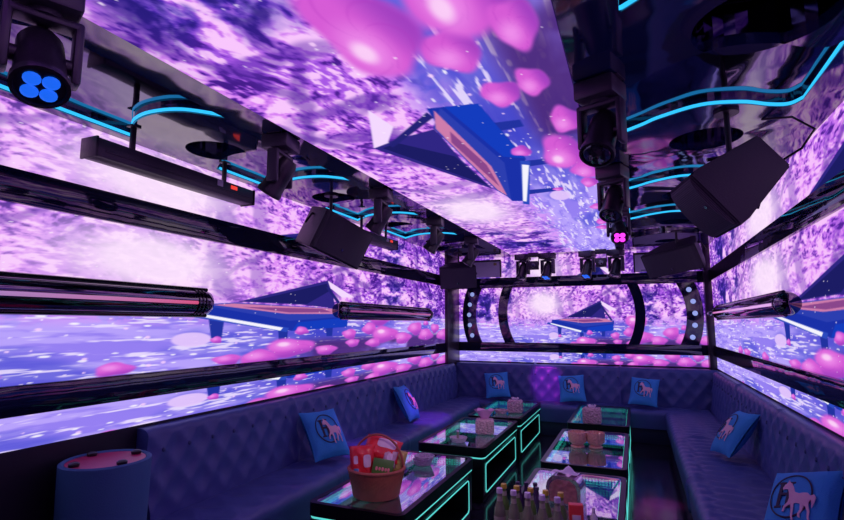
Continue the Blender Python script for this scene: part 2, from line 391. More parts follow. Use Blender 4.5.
def paint(o, cols):
    at = o.data.color_attributes.new('picture', 'FLOAT_COLOR', 'POINT')
    at.data.foreach_set('color', np.concatenate([cols, np.ones((len(cols), 1))], 1).astype(np.float32).ravel())
def screen(label, nu, nv, pos, uv0, uv1, name='led_screen', group='video screens around the room'):
    """pos(a, b) for a, b in 0..1 gives a point on the panel; the film window is uv0..uv1"""
    a, b = np.meshgrid(np.linspace(0, 1, nu), np.linspace(0, 1, nv)); P = pos(a.ravel(), b.ravel())
    idx = np.arange(nu * nv).reshape(nv, nu); q = np.stack([idx[:-1, :-1], idx[:-1, 1:], idx[1:, 1:], idx[1:, :-1]], -1).reshape(-1, 4)
    me = bpy.data.meshes.new(name); me.vertices.add(nu * nv); me.vertices.foreach_set('co', np.stack(P, 1).astype(np.float32).ravel())
    me.loops.add(q.size); me.loops.foreach_set('vertex_index', q.ravel().astype(np.int32))
    me.polygons.add(len(q)); me.polygons.foreach_set('loop_start', np.arange(0, q.size, 4, dtype=np.int32))
    me.update(calc_edges=True); me.validate()
    me.materials.append(M['screen']); M['screen'].cycles.emission_sampling = 'NONE'
    o = link(name, me)
    f = film(uv0[0] + a.ravel() * (uv1[0] - uv0[0]), uv0[1] + b.ravel() * (uv1[1] - uv0[1]))
    paint(o, s2l(f)); tag(o, label, 'screen', group)
    return o
one = lambda a, k: np.full(a.shape, float(k))
EPS = .012
def left_pos(z0, z1): return lambda a, b: (one(a, XL + EPS), -.8 + a * 8.58, z0 + b * (z1 - z0))
def right_pos(z0, z1): return lambda a, b: (one(a, XR - EPS), 8.2 - a * 8.6, z0 + b * (z1 - z0))
def back_pos(z0, z1): return lambda a, b: (XL + .05 + a * (XR - XL - .15), one(a, YB - EPS), z0 + b * (z1 - z0))
du = .02
for nm, pos, n_, uo, vo in (('left', left_pos, 900, 0., .08), ('right', right_pos, 900, 0., .06), ('back', back_pos, 420, .02, .0)):
    where = {'left': 'on the long wall left of the tables', 'right': 'on the wall above the right-hand sofa', 'back': 'on the far end wall'}[nm]
    screen('tall middle screen showing forest and piano ' + where, n_, 190, pos(Z3, Z4), (0 - uo, 0 - vo), (1 - uo, 1 - vo))
    screen('narrow video strip over the sofa ' + where, n_, 44, pos(Z1, Z2), (0 - uo, .0), (1 - uo, .22))
    screen('upper video strip of pink trees ' + where, n_, 90, pos(Z5, ZP + .05), (0 - uo, .55), (1 - uo, .98))
CX0, CX1 = -1.80, -.215
tag(screen('long video screen set into the ceiling, with piano and roses', 900, 230, lambda a, b: (CX1 - b * (CX1 - CX0), 8.05 - a * 8.6, one(a, ZP - .012)), (-.015, -.08), (.985, .94)), 'long video screen set into the ceiling, with piano and roses', 'screen')

# ------------------------------------------------------------------ room shell
T = .12
struct('floor', G().box(((XL + XR) / 2, (YB + YN) / 2, -T / 2), (XR - XL + 2 * T, YB - YN + 2 * T, T)), 'floor')
struct('ceiling', G().box(((XL + XR) / 2, (YB + YN) / 2, ZC + T / 2), (XR - XL + 2 * T, YB - YN + 2 * T, T)), 'ceil_mirror')
struct('wall_left', G().box((XL - T / 2, (YB + YN) / 2, ZC / 2), (T, YB - YN, ZC)), 'wall')
struct('wall_right', G().box((XR + T / 2, (YB + YN) / 2, ZC / 2), (T, YB - YN, ZC)), 'wall')
struct('wall_back', G().box(((XL + XR) / 2, YB + T / 2, ZC / 2), (XR - XL + 2 * T, T, ZC)), 'wall')
struct('wall_front', G().box(((XL + XR) / 2, YN - T / 2, ZC / 2), (XR - XL + 2 * T, T, ZC)), 'wall')
n = 1
for z0, z1 in ((Z2, Z3), (Z4, Z5)):
    struct('trim_%d' % n, G().box((XL + .02, (-.8 + 7.78) / 2, (z0 + z1) / 2), (.04, 8.58, z1 - z0), .004), 'band'); n += 1
    struct('trim_%d' % n, G().box((XR - .02, (8.2 - .4) / 2, (z0 + z1) / 2), (.04, 8.6, z1 - z0), .004), 'band'); n += 1
    struct('trim_%d' % n, G().box(((XL + XR) / 2, YB - .02, (z0 + z1) / 2), (XR - XL - .1, .04, z1 - z0), .004), 'band'); n += 1
struct('trim_%d' % n, G().box((XL + .03, 8.08, ZP / 2), (.06, .60, ZP), .006), 'column'); n += 1
struct('trim_%d' % n, G().box((XR - .05, 8.30, ZP / 2), (.10, .20, ZP), .006), 'column'); n += 1

# lowered ceiling panels with scalloped bays and round recesses
def arc_pts(pts, n=6):                                   # Catmull-Rom through plan points
    out = []; P = [Vector((*p, 0)) for p in pts]
    for i in range(len(P) - 1):
        a, b, c_, d = P[max(i - 1, 0)], P[i], P[i + 1], P[min(i + 2, len(P) - 1)]
        for k in range(n):
            t = k / n
            out.append(tuple((.5 * (2 * b + (c_ - a) * t + (2 * a - 5 * b + 4 * c_ - d) * t * t + (3 * b - a - 3 * c_ + d) * t ** 3))[:2]))
    out.append(pts[-1]); return out
def left_bay(yc, ln=.72):
    far = arc_pts([(-2.02, yc - .02), (-2.17, yc - .17), (-2.36, yc - .21), (-2.53, yc - .17), (-2.66, yc - .08), (-2.765, yc)])
    near = [(x, y - ln + .05) for x, y in far]
    return far, near
def right_bay(yc, ln=.70):
    far = arc_pts([(0.0, yc), (.09, yc - .07), (.18, yc - .15), (.37, yc - .24), (.56, yc - .20), (.70, yc - .11), (.79, yc - .08), (.835, yc - .14)])
    near = [(x, y - ln + .08) for x, y in far]
    return far, near
LB = [2.07, 3.41, 4.80, 6.07, 7.35]; RB = [.45, 1.86, 3.13, 4.52, 5.87, 7.15]
LR = [(-2.47, 2.44, .185), (-2.44, 3.80, .19), (-2.44, 5.14, .17), (-2.44, 6.40, .16), (-2.4, 7.75, .15)]
RRg = [(.46, .85, .22), (.50, 2.12, .245), (.45, 3.43, .20), (.45, 4.87, .18), (.45, 6.17, .15), (.45, 7.55, .15)]
def panel(x0, x1, bays, rings, nm, z0, z1, m):
    g = G(); bm = g.bm; loops = [[(x0, YN), (x1, YN), (x1, YB), (x0, YB)]]
    for far, near in bays: loops.append(far + near[::-1])
    for x, y, r in rings: loops.append([(x + r * math.cos(2 * math.pi * k / 32), y + r * math.sin(2 * math.pi * k / 32)) for k in range(32)])
    edges = []
    for q, lp in enumerate(loops):
        vs = [bm.verts.new((x, y, z0)) for x, y in lp]; up = [bm.verts.new((x, y, z1)) for x, y in lp]; k = len(vs)
        for i in range(k):
            edges.append(bm.edges.new((vs[i], vs[(i + 1) % k]))); bm.faces.new((vs[i], vs[(i + 1) % k], up[(i + 1) % k], up[i]))
    bmesh.ops.triangle_fill(bm, edges=edges, use_beauty=True)
    return struct(nm, g, m, smooth=0)
LBY = [left_bay(y, .95 if y < 3 else .72) for y in LB]; RBY = [right_bay(y) for y in RB]
panel(XL, CX0, LBY, LR, 'trim_%d' % n, ZP, ZM, 'ceil_panel'); n += 1
panel(CX1, XR, RBY, RRg, 'trim_%d' % n, ZP, ZM, 'ceil_panel'); n += 1
panel(XL, XR, [], [(x, y, r + .002) for x, y, r in LR + RRg], 'trim_%d' % n, ZM, ZC, 'ceil_mirror'); n += 1
struct('trim_%d' % n, G().box(((CX0 + CX1) / 2, (8.05 + YB) / 2 + .005, ZP + .02), (CX1 - CX0, YB - 8.06, .04)), 'ceil_panel'); n += 1
for side, bays in (('left', LBY), ('right', RBY)):
    for i, (far, near) in enumerate(bays):
        lit = i < (4 if side == 'left' else 5)
        sh = [(x + (.006 if side == 'left' and k == len(far) - 1 else 0), y - .008) for k, (x, y) in enumerate(far)]
        line = [(near[0][0] + .008 if side == 'right' else near[0][0] - .008, near[0][1] + .1)] if side == 'right' else []
        sg = 1 if side == 'left' else -1
        line = ([(.008, near[0][1] + .05)] if side == 'right' else []) + sh + [(near[-1][0] + sg * .008, near[-1][1] + .02)]
        names = ['nearest', 'second', 'third', 'fourth', 'fifth', 'farthest'] if side == 'right' else ['nearest', 'second', 'third', 'fourth', 'farthest']
        o = obj('led_strip' if lit else 'chrome_rail', G().ribbon(line, ZP + .005, ZP + .021, .006), 'cyan' if lit else 'chrome', smooth=50)
        tag(o, ('%s wavy cyan light strip edging a ceiling recess on the %s side' if lit else '%s wavy unlit chrome edge of a ceiling recess on the %s side') % (names[i], side), 'light strip' if lit else 'rail', 'ceiling recess light strips')

# ------------------------------------------------------------------ arches on the far wall
def arch(cx, cz, r0, r1, a_from, a_to, nm, label, cat, bulbs=0):
    pts = []; ny = YB - .05
    def clampz(z): return min(max(z, Z3), Z4)
    N = 36; g = G(); ring = []
    for k in range(N + 1):
        z = Z3 + (Z4 - Z3) * k / N; dz = z - cz
        sgn = -1 if a_from > 90 else 1
        ring.append((cx + sgn * math.sqrt(r1 * r1 - dz * dz), cx + sgn * math.sqrt(r0 * r0 - dz * dz), z))
    V = [[g.bm.verts.new(p) for p in ((a, ny, z), (b, ny, z), (b, YB - .014, z), (a, YB - .014, z))] for a, b, z in ring]
    for A, B in zip(V, V[1:]):
        for k in range(4): g.bm.faces.new((A[k], A[(k + 1) % 4], B[(k + 1) % 4], B[k]))
    g.bm.faces.new(V[0]); g.bm.faces.new(V[-1][::-1])
    t = thing(nm, label, cat, (0, 0, 0))
    obj('panel', g, 'band', t)
    for k in range(bulbs):
        z = 2.10 - k * (2.10 - 1.41) / (bulbs - 1); dz = z - cz; sgn = -1 if a_from > 90 else 1; rm = (r0 + r1) / 2
        obj('bulb', G().ball((cx + sgn * math.sqrt(rm * rm - dz * dz), ny - .004, z), .037, 14, (1, .35, 1)), 'bulb', t)
arch(-.975, 1.77, .975, 1.125, 180, 0, 'arch_panel', 'slim black curved band left of the piano picture on the far wall', 'arch')
arch(-.975, 1.77, .985, 1.125, 0, 0, 'arch_panel', 'slim black curved band right of the piano picture on the far wall', 'arch')
arch(-1.50, 1.74, .99, 1.22, 180, 0, 'bulb_panel', 'curved dark panel with five pale bulbs at the far wall left end', 'light panel', 5)
arch(-.27, 1.74, .97, 1.19, 0, 0, 'bulb_panel', 'curved dark panel with five pale bulbs at the far wall right end', 'light panel', 5)

# ------------------------------------------------------------------ sofas
def tuft(s, t, a, b):
    p = s / a + t / b; q = s / a - t / b
    return (abs(math.sin(math.pi * p)) * abs(math.sin(math.pi * q))) ** .6
def extrude(section, length, step, disp):
    """closed section (depth d, height z) swept along local +X; disp(x, i) pushes points out along the section normal"""
    N = len(section); nx = max(2, int(length / step)); P = [Vector((0, d, z)) for d, z in section]; nor = []
    for i in range(N):
        t = P[(i + 1) % N] - P[i - 1]; nor.append(Vector((0, t.z, -t.y)).normalized())
    g = G()
    rows = []
    for k in range(nx + 1):
        x = length * k / nx
        rows.append([g.bm.verts.new(P[i] + Vector((x, 0, 0)) + nor[i] * disp(x, i)) for i in range(N)])
    for A, B in zip(rows, rows[1:]):
        for i in range(N): g.bm.faces.new((A[i], A[(i + 1) % N], B[(i + 1) % N], B[i]))
    g.bm.faces.new(rows[0]); g.bm.faces.new(rows[-1][::-1])
    return g
def resample(path, step):
    out = []
    for (a, b), (c_, d) in zip(path, path[1:] + path[:1]):
        L = math.hypot(c_ - a, d - b); k = max(1, int(round(L / step)))
        out += [(a + (c_ - a) * i / k, b + (d - b) * i / k) for i in range(k)]
    return out
def seams(L, n): return [L * (k + 1) / n for k in range(n - 1)]
def sofa(label, loc, rz, L, back_d, seat_d, back_off, seat_x0, seat_x1, nseg, seat_style, bx):
    """local +X runs along the sofa, local +Y points into the wall"""
    t = thing('sofa', label, 'sofa', loc, rz)
    # backrest: depth 0 = wall plane, negative = into the room
    fr = -back_d; rt = .055
    path = [(.006, .16), (.006, .965)]
    for k in range(7): a = R(90 * k / 6); path.append((-(back_d - .07) + rt - .02 - rt * math.sin(a), .965 - rt + rt * math.cos(a)))
    path += [(fr, .46), (fr, .16)]
    sec = resample(path[::-1], .028)
    idx = [(d, z) for d, z in sec]; sm_ = seams(L, nseg)
    def disp(x, i):
        d, z = idx[i]
        if d > -.03: return 0.
        env = min(1, max(0, (z - .40) / .08)) * min(1, max(0, (.955 - z) / .05)); h = 0.
        if z > .38: h = .024 * (tuft(x, z - .47, .20, .24) - .6) * env
        for s0 in sm_: h -= .020 * math.exp(-((x - s0) / .012) ** 2)
        return h
    obj('backrest', extrude(sec, L, .0222, disp), 'leather', t, smooth=70)
    g = G()
    for j in range(5):
        z = .47 + j * .12
        if z > .93: continue
        k = 0
        while (k + .5 * (j % 2)) * .20 < L:
            x = (k + .5 * (j % 2)) * .20
            dd = fr + (z - .46) / (.91 - .46) * (back_d - (back_d - .05)) * 0
            f = min(1, max(0, (z - .46) / .45)); y = fr + f * (.02)
            if .03 < x < L - .03: g.ball((x, y + .012, z), .014, 8, (1, .6, 1))
            k += 1
    b = obj('buttons', g, 'button', t); b['kind'] = 'stuff'
    # seat
    sl = seat_x1 - seat_x0; f2 = fr - seat_d
    path = [(fr + .004, .20), (fr + .004, .44)]
    for k in range(7): a = R(90 * k / 6); path.append((f2 + .06 - .06 * math.sin(a), .44 - .06 + .06 * math.cos(a)))
    path += [(f2 + .01, .20)]
    sec2 = resample(path[::-1], .026); cuts = seams(sl, nseg)
    def disp2(x, i):
        d, z = sec2[i]; h = 0.
        if z > .36:
            e = min(1, max(0, (d - f2) / .08)) * min(1, (fr - d + .02) / .06)
            if seat_style == 'tuft': h = .020 * (tuft(x, d - f2, .24, .40) - .7) * e
            else: h = .026 * (tuft(x, d - f2, .15, .46) - .7) * e
        if d < fr - .02:
            for s0 in cuts: h -= .018 * math.exp(-((x - s0) / .014) ** 2)
        return h
    so = obj('seat', extrude(sec2, sl, .024, disp2), 'leather', t, smooth=70); so.location = (seat_x0, 0, 0)
    obj('plinth', G().box(((seat_x0 + seat_x1) / 2, (f2 + .05 + fr) / 2, .10), (sl - .04, fr - f2 - .05, .20), .006), 'leather_base', t)
    return t
sofa('long tufted slate sofa along the left wall beneath the video strip', (XL + .01, 2.30, 0), R(90), 5.74, .14, .48, 0, .0, 5.36, 4, 'tuft', 0)
sofa('tufted slate sofa across the far end wall behind both table rows', (XL + .08, YB - .02, 0), 0, 3.80, .30, .40, 0, .10, 3.63, 3, 'tuft', 0)
sofa('tufted slate sofa along the right wall with deep ribbed seat', (XR - .01, 7.96, 0), R(-90), 6.6, .14, .58, 0, .30, 6.6, 4, 'wave', 0)

# ------------------------------------------------------------------ cushions
CW, CT = .225, .08
def pillow(x, y):                                        # thickness of the cushion at local x, y
    a = max(0., 1 - (abs(x) / CW) ** 2.4); b = max(0., 1 - (abs(y) / CW) ** 2.4); return CT * (a * b) ** .5
HORSE = [(-.088, .052), (-.078, .066), (-.068, .072), (-.064, .086), (-.056, .076), (-.042, .070), (-.026, .052), (-.014, .032), (.010, .026), (.034, .030), (.052, .030), (.066, .020), (.082, .026), (.092, .014), (.088, -.010), (.080, -.028),
         (.078, -.010), (.070, .006), (.064, -.006), (.066, -.022), (.074, -.040), (.072, -.062), (.078, -.070), (.068, -.072), (.064, -.062), (.064, -.042), (.052, -.024), (.044, -.022), (.040, -.040), (.028, -.054), (.032, -.066), (.020, -.064), (.018, -.052), (.028, -.038), (.026, -.016),
         (.004, -.012), (-.008, -.016), (-.006, -.038), (-.008, -.062), (-.002, -.074), (-.014, -.074), (-.018, -.062), (-.018, -.038), (-.024, -.018), (-.036, -.022), (-.052, -.032), (-.056, -.046), (-.066, -.046), (-.060, -.026), (-.042, -.010), (-.038, .008), (-.046, .030), (-.056, .044), (-.074, .044), (-.084, .042)]
def on_pillow(g, poly, off):
    vs = [g.bm.verts.new((x, y, 0)) for x, y in poly]; f = g.bm.faces.new(vs)
    bmesh.ops.triangulate(g.bm, faces=[f])
def drape(g, off):
    for _ in range(2):
        bmesh.ops.subdivide_edges(g.bm, edges=[e for e in g.bm.edges if e.calc_length() > .022], cuts=1, use_grid_fill=False)
        bmesh.ops.triangulate(g.bm, faces=g.bm.faces[:])
    for v in g.bm.verts: v.co.z = pillow(v.co.x, v.co.y) + off
    r = bmesh.ops.extrude_face_region(g.bm, geom=g.bm.faces[:])
    for v in [e for e in r['geom'] if isinstance(e, bmesh.types.BMVert)]: v.co.z -= .003
    return g
def make_cushion(label, mtx):
    t = thing('throw_cushion', label, 'cushion', group='blue horse cushions on the sofas', mtx=mtx)
    g = G(); N = 25
    def pt(i, j, sg):
        a = -1 + 2 * i / (N - 1); b = -1 + 2 * j / (N - 1)
        x = CW * a * (1 - .07 * (1 - b * b)); y = CW * b * (1 - .07 * (1 - a * a))
        wr = .004 * math.sin(9 * a + 4 * b) * (1 - a * a) * (1 - b * b)
        return Vector((x, y, sg * (pillow(CW * a * .998, CW * b * .998) + wr)))
    g.sheet(N, N, lambda i, j: pt(i, j, 1)); g.sheet(N, N, lambda i, j: pt(i, j, -1))
    bmesh.ops.remove_doubles(g.bm, verts=g.bm.verts[:], dist=.0006)
    obj('cover', g, 'cushion', t, smooth=80)
    g = G(); n_ = 44; r0, r1 = .132, .124; cx, cy = -.015, .015
    A = [g.bm.verts.new((cx + r0 * math.cos(2 * math.pi * k / n_), cy + r0 * math.sin(2 * math.pi * k / n_), 0)) for k in range(n_)]
    B = [g.bm.verts.new((cx + r1 * math.cos(2 * math.pi * k / n_), cy + r1 * math.sin(2 * math.pi * k / n_), 0)) for k in range(n_)]
    for k in range(n_): g.bm.faces.new((A[k], A[(k + 1) % n_], B[(k + 1) % n_], B[k]))
    for x0 in (-.088, -.030):                            # the serif letter behind the horse
        on_pillow(g, [(x0, -.05), (x0 + .022, -.05), (x0 + .022, .085), (x0, .085)], 0)
        on_pillow(g, [(x0 - .012, .085), (x0 + .034, .085), (x0 + .034, .096), (x0 - .012, .096)], 0)
        on_pillow(g, [(x0 - .012, -.061), (x0 + .034, -.061), (x0 + .034, -.05), (x0 - .012, -.05)], 0)
    on_pillow(g, [(-.066, .012), (-.030, .012), (-.030, .028), (-.066, .028)], 0)
    e = obj('emblem', drape(g, .005), 'emblem_dark', t); e['label'] = 'dark ring and letter print'
    g = G(); on_pillow(g, [(x * 1.12 + .035, y * 1.45 - .018) for x, y in HORSE], 0)
    e = obj('horse_print', drape(g, .0075), 'emblem_pink', t); e['label'] = 'pale pink horse print'
    return t
def cushion_mtx(x, y, z, face, tilt, roll=0.):           # face = heading in degrees (direction the print looks in plan), tilt = lean back
    f = Vector((math.cos(R(face)) * math.cos(R(tilt)), math.sin(R(face)) * math.cos(R(tilt)), math.sin(R(tilt))))
    up = Vector((0, 0, 1)); up = (up - f * up.z).normalized(); rt = up.cross(f)
    c, s = math.cos(R(roll)), math.sin(R(roll)); r2 = rt * c + up * s; u2 = up * c - rt * s
    return Matrix.Translation((x, y, z)) @ Matrix((r2, u2, f)).transposed().to_4x4()
cs = [(-2.50, 3.84, .665, -34, 18, 2, 'blue horse cushion on the left sofa, the one nearer the snack basket'),
      (-2.58, 5.72, .66, -14, 7, -3, 'blue horse cushion on the left sofa, farther back toward the corner'),
      (-2.02, 7.88, .665, -80, 20, 6, 'blue horse cushion at the left end of the far sofa'),
      (-.90, 7.88, .665, -88, 20, 5, 'blue horse cushion in the middle of the far sofa'),
      (.07, 7.88, .665, -95, 22, -4, 'blue horse cushion at the right end of the far sofa'),
      (.745, 5.22, .665, 206, 20, 2, 'blue horse cushion halfway along the right-hand sofa'),
      (.75, 3.28, .665, 215, 26, 20, 'blue horse cushion at the near end of the right-hand sofa, cut by the frame')]
c0 = make_cushion(cs[0][6], cushion_mtx(*cs[0][:6]))
for q in cs[1:]: dup(c0, q[6], mtx=cushion_mtx(*q[:6]))

# ------------------------------------------------------------------ glowing tables
TW, TL, TH = .665, 1.45, .48
def make_table(label, loc):
    t = thing('coffee_table', label, 'table', loc, group='black light-edged tables')
    g = G()
    g.box((0, 0, .035), (TW - .06, TL - .06, .07), .006)
    for s in (-1, 1): g.box((0, s * (TL / 2 - .06), .22), (TW - .04, .10, .32), .006)
    g.box((0, 0, .355), (TW - .04, TL - .04, .05), .006); g.box((0, 0, .20), (.03, TL - .2, .30))
    obj('body', g, 'table_black', t)
    obj('niche_back', G().box((0, 0, .19), (.05, TL - .24, .26)), 'niche', t)
    o_, i_ = rrect(TW, TL, .05), rrect(TW - .07, TL - .07, .035)
    obj('top_frame', G().annulus(o_, i_, .40, TH), 'table_black', t)
    obj('well', G().prism(i_, .012, Matrix.Translation((0, 0, .384))), 'table_well', t)
    obj('glass', G().prism(rrect(TW - .074, TL - .074, .033), .004, Matrix.Translation((0, 0, TH - .006))), 'glass_top', t)
    g = G()
    for z in (.417, .434, .451):
        for s in (-1, 1):
            for k in range(26): g.box((-.285 + .57 * k / 25, s * (TL / 2 - .0375), z), (.016, .004, .011))
            for k in range(60): g.box((s * (TW / 2 - .0375), -.66 + 1.32 * k / 59, z), (.004, .016, .011))
    e = obj('led_grid', g, 'teal_dot', t, smooth=0); e['label'] = 'rows of green light dots under the glass rim'
    g = G(); P = rrect(TW - .022, TL - .022, .045); g.tube([(x, y, .388) for x, y in P], .006, 6, True)
    e = obj('led_strip', g, 'teal', t); e['label'] = 'teal light line under the table top'
    for s in (-1, 1):
        P = rrect(TL - .20, .25, .03)
        e = obj('led_frame', G().tube([(s * (TW / 2 - .018), a, (.195 + b)) for a, b in P], .0048, 6, True), 'teal', t); e['label'] = 'teal light outline of the side opening'
    return t
tbl = [(-1.645, 3.575, 'glowing black table in the left row, nearest, carrying the snack basket'),
       (-1.645, 5.345, 'glowing black table in the middle of the left row, with the pink napkin box'),
       (-1.645, 6.925, 'glowing black table farthest in the left row, by the far sofa'),
       (-.445, 3.47, 'glowing black table in the right row, nearest, carrying the bottles'),
       (-.445, 5.10, 'glowing black table in the middle of the right row, with amber glass holders'),
       (-.445, 6.90, 'glowing black table farthest in the right row, with one cut-glass tissue box')]
t0 = make_table(tbl[0][2], (tbl[0][0], tbl[0][1], 0))
for x, y, l in tbl[1:]: dup(t0, l, (x, y, 0))

# ------------------------------------------------------------------ things on the tables
ZT = TH
def make_ashtray(label, x, y, z, r=.075, m='clear', grp='glass ashtrays on the tables'):
    o = obj('ashtray', G().lathe([(0, 0), (r * .72, 0), (r * .98, r * .50), (r * .84, r * .52), (r * .66, r * .18), (0, r * .16)], 28, rib=.05), m, loc=(x, y, z))
    return tag(o, label, 'ashtray', grp)
# snack basket and its contents
bx, by = -1.63, 3.13
t = thing('snack_basket', 'red-brown wicker basket with arched handle on the nearest left table', 'basket', (bx, by, ZT + .001), R(10)); t.scale = (1.22, 1.22, 1.12)
obj('bowl', G().lathe([(0, 0), (.118, 0), (.128, .01), (.150, .15), (.156, .155), (.146, .158), (.139, .15), (.120, .015), (0, .014)], 40, sx=1.0, sy=.92), 'wicker', t)
g = G(); nk, nj = 112, 15
g.sheet(nk, nj, lambda i, j: Vector(((.119 + .033 * j / (nj - 1) + .005 * ((i // 2 + j) % 2)) * math.cos(2 * math.pi * i / nk), .92 * (.119 + .033 * j / (nj - 1) + .005 * ((i // 2 + j) % 2)) * math.sin(2 * math.pi * i / nk), .002 + .15 * j / (nj - 1))), True)
obj('weave', g, 'wicker', t, smooth=30)
obj('rim', G().tube([(.150 * math.cos(a), .138 * math.sin(a), .155) for a in np.linspace(0, 2 * math.pi, 40, endpoint=False)], .010, 8, True), 'wicker', t)
obj('handle', G().tube([(.145 * math.cos(a), .02, .155 + .185 * math.sin(a)) for a in np.linspace(0, math.pi, 24)], .0065, 8), 'wicker', t)
def bag(name, label, m, W, H_, T_, mtx, patches):
    t = thing(name, label, 'snack bag', mtx=mtx, group='snacks in the basket')
    def th(a, b): return T_ * (max(0, 1 - a ** 4) * max(0, 1 - abs(b) ** 3)) ** .6 + .003 * math.sin(7 * a + 5 * b) * (1 - b * b)
    g = G(); nx, ny = 15, 19
    f = lambda i, j, s: Vector((W * (-1 + 2 * i / (nx - 1)) * (1 - .06 * (1 - (-1 + 2 * j / (ny - 1)) ** 2)), H_ * (-1 + 2 * j / (ny - 1)), s * (th(-1 + 2 * i / (nx - 1), -1 + 2 * j / (ny - 1)) + .001)))
    g.sheet(nx, ny, lambda i, j: f(i, j, 1)); g.sheet(nx, ny, lambda i, j: f(i, j, -1))
    bmesh.ops.remove_doubles(g.bm, verts=g.bm.verts[:], dist=.0025)
    obj('bag', g, m, t, smooth=80)
    for pm, ca, cb, ra, rb in patches:
        g = G()
        def pf(i, j, z0):
            a_ = 2 * math.pi * i / 20; rr = j / 4
            q = lambda t: math.copysign(abs(t) ** .45, t)
            a = ca + ra * rr * q(math.cos(a_)); b = cb + rb * rr * q(math.sin(a_))
            return Vector((W * a * (1 - .06 * (1 - b * b)), H_ * b, th(a, b) + .003))
        g.sheet(20, 5, lambda i, j: pf(i, max(j, .02), 0), True)
        obj('print', g, pm, t, smooth=80)
    return t
camdir = Vector((.42, -.85, .35))
bag('chip_bag', 'red foil snack bag standing upright at the left of the basket', 'bag_red', .085, .115, .04, frame(Vector((.42, -.88, .18)), (-.12, .1, 1), (bx - .075, by - .055, ZT + .205)) @ Matrix.Rotation(R(90), 4, 'X'), [('bag_pale', .42, .15, .30, .34), ('bag_pale', -.5, .25, .18, .22), ('bag_blue', -.5, -.3, .22, .10)])
bag('chip_bag', 'red foil snack bag lying on top with a pale oval print', 'bag_red', .125, .085, .04, frame(Vector((.35, -.6, .72)), (-.1, .5, .8), (bx + .015, by + .055, ZT + .285)) @ Matrix.Rotation(R(90), 4, 'X') @ Matrix.Rotation(R(-8), 4, 'Z'), [('bag_pale', .22, .25, .55, .42)])
bag('chip_bag', 'olive and orange snack bag leaning over the far rim of the basket', 'bag_green', .055, .075, .025, frame(Vector((.5, -.8, .4)), (.2, .2, 1), (bx + .115, by + .085, ZT + .205)) @ Matrix.Rotation(R(90), 4, 'X'), [('yellow', .1, .1, .35, .3)])
bag('chip_bag', 'small violet snack bag between the green carton and the rim', 'bag_violet', .048, .055, .022, frame(Vector((.5, -.8, .5)), (.2, .2, 1), (bx + .085, by + .02, ZT + .235)) @ Matrix.Rotation(R(90), 4, 'X'), [('bag_pale', .0, .1, .4, .4)])
fm = frame(Vector((.45, -.85, .25)), (.1, .2, 1), (bx + .070, by - .045, ZT + .195))
t = thing('snack_carton', 'green snack carton with pink lettering in the basket', 'carton', mtx=fm, group='snacks in the basket')
obj('carton', G().box((0, 0, 0), (.135, .05, .10), .003), 'box_green', t)
g = G()
for k, (x0, h) in enumerate(((-.040, .026), (-.020, .022), (0., .026), (.020, .022), (.038, .026))): g.ball((x0, -.0255, -.012), .0095, 10, (.9, .12, h / .019))
obj('lettering', g, 'box_pink', t)
tag(obj('paper_cup', G().lathe([(0, 0), (.034, 0), (.040, .055), (.042, .058), (.036, .058), (.032, .008), (0, .008)], 24), 'white', loc=(bx + .025, by - .098, ZT + .10)), 'small white cup at the front of the basket below the carton', 'cup')
# tissue boxes
def make_tissue(label, loc, rz, m='crystal', w_=.15, d_=.11, h_=.105, tis='tissue', ts=1.):
    t = thing('tissue_box', label, 'tissue box', loc, rz, 'cut-glass tissue boxes on the tables')
    g = G(); g.box((0, 0, h_ / 2), (w_, d_, h_), .026, 3)
    for s in (-1, 1):
        for k in range(5): g.box((-w_ * .36 + w_ * .18 * k, s * d_ / 2, h_ * .48), (.012, .008, h_ * .66), .003, 1)
    obj('holder', g, m, t)
    g = G(); n_ = 14
    g.sheet(n_, 6, lambda i, j: Vector(((.030 + .036 * ts * (j / 5)) * math.cos(2 * math.pi * i / n_) * (1 + .25 * (i % 2) * j / 5), (.008 + .026 * ts * j / 5) * math.sin(2 * math.pi * i / n_) + .01 * j / 5, h_ - .004 + .050 * ts * (j / 5) + .010 * (i % 3) * (j / 5))), True)
    obj('tissue', g, tis, t, smooth=80)
    return t
make_tissue('cut-glass tissue box with a pink napkin on the middle left table', (-1.48, 5.24, ZT + .001), R(15), 'crystal', .19, .16, .15, 'tissue_pink', 1.7)
make_tissue('cut-glass tissue box on the farthest left table', (-1.46, 6.60, ZT + .001), R(5), 'crystal', .19, .14, .16, 'tissue', .35)
make_tissue('cut-glass tissue box on the farthest right table', (-.50, 6.22, ZT + .001), R(-4), 'crystal', .20, .14, .18, 'tissue', .35)
t = make_tissue('large arched tissue box behind the bottles on the nearest right table', (-.455, 3.47, ZT + .001), R(-8), 'crystal', .02, .02, .02, 'tissue', .9)
for ch in list(t.children): bpy.data.objects.remove(ch)
def arch_poly(w, h, r, n=8): return [(-w / 2, 0), (w / 2, 0)] + [(w / 2 - r + r * math.cos(R(90 * k / n)), h - r + r * math.sin(R(90 * k / n))) for k in range(n + 1)] + [(-w / 2 + r - r * math.sin(R(90 * k / n)), h - r + r * math.cos(R(90 * k / n))) for k in range(n + 1)]
up = Matrix.Translation((0, .07, 0)) @ Matrix.Rotation(R(90), 4, 'X')
g = G().prism(arch_poly(.215, .175, .075), .14, up); bmesh.ops.bevel(g.bm, geom=g.bm.edges[:], offset=.004, segments=2, affect='EDGES'); obj('holder', g, 'chrome_pink', t)
obj('front_panel', G().prism(arch_poly(.17, .135, .06), .006, Matrix.Translation((0, -.07, .016)) @ Matrix.Rotation(R(90), 4, 'X')), 'rose_panel', t)
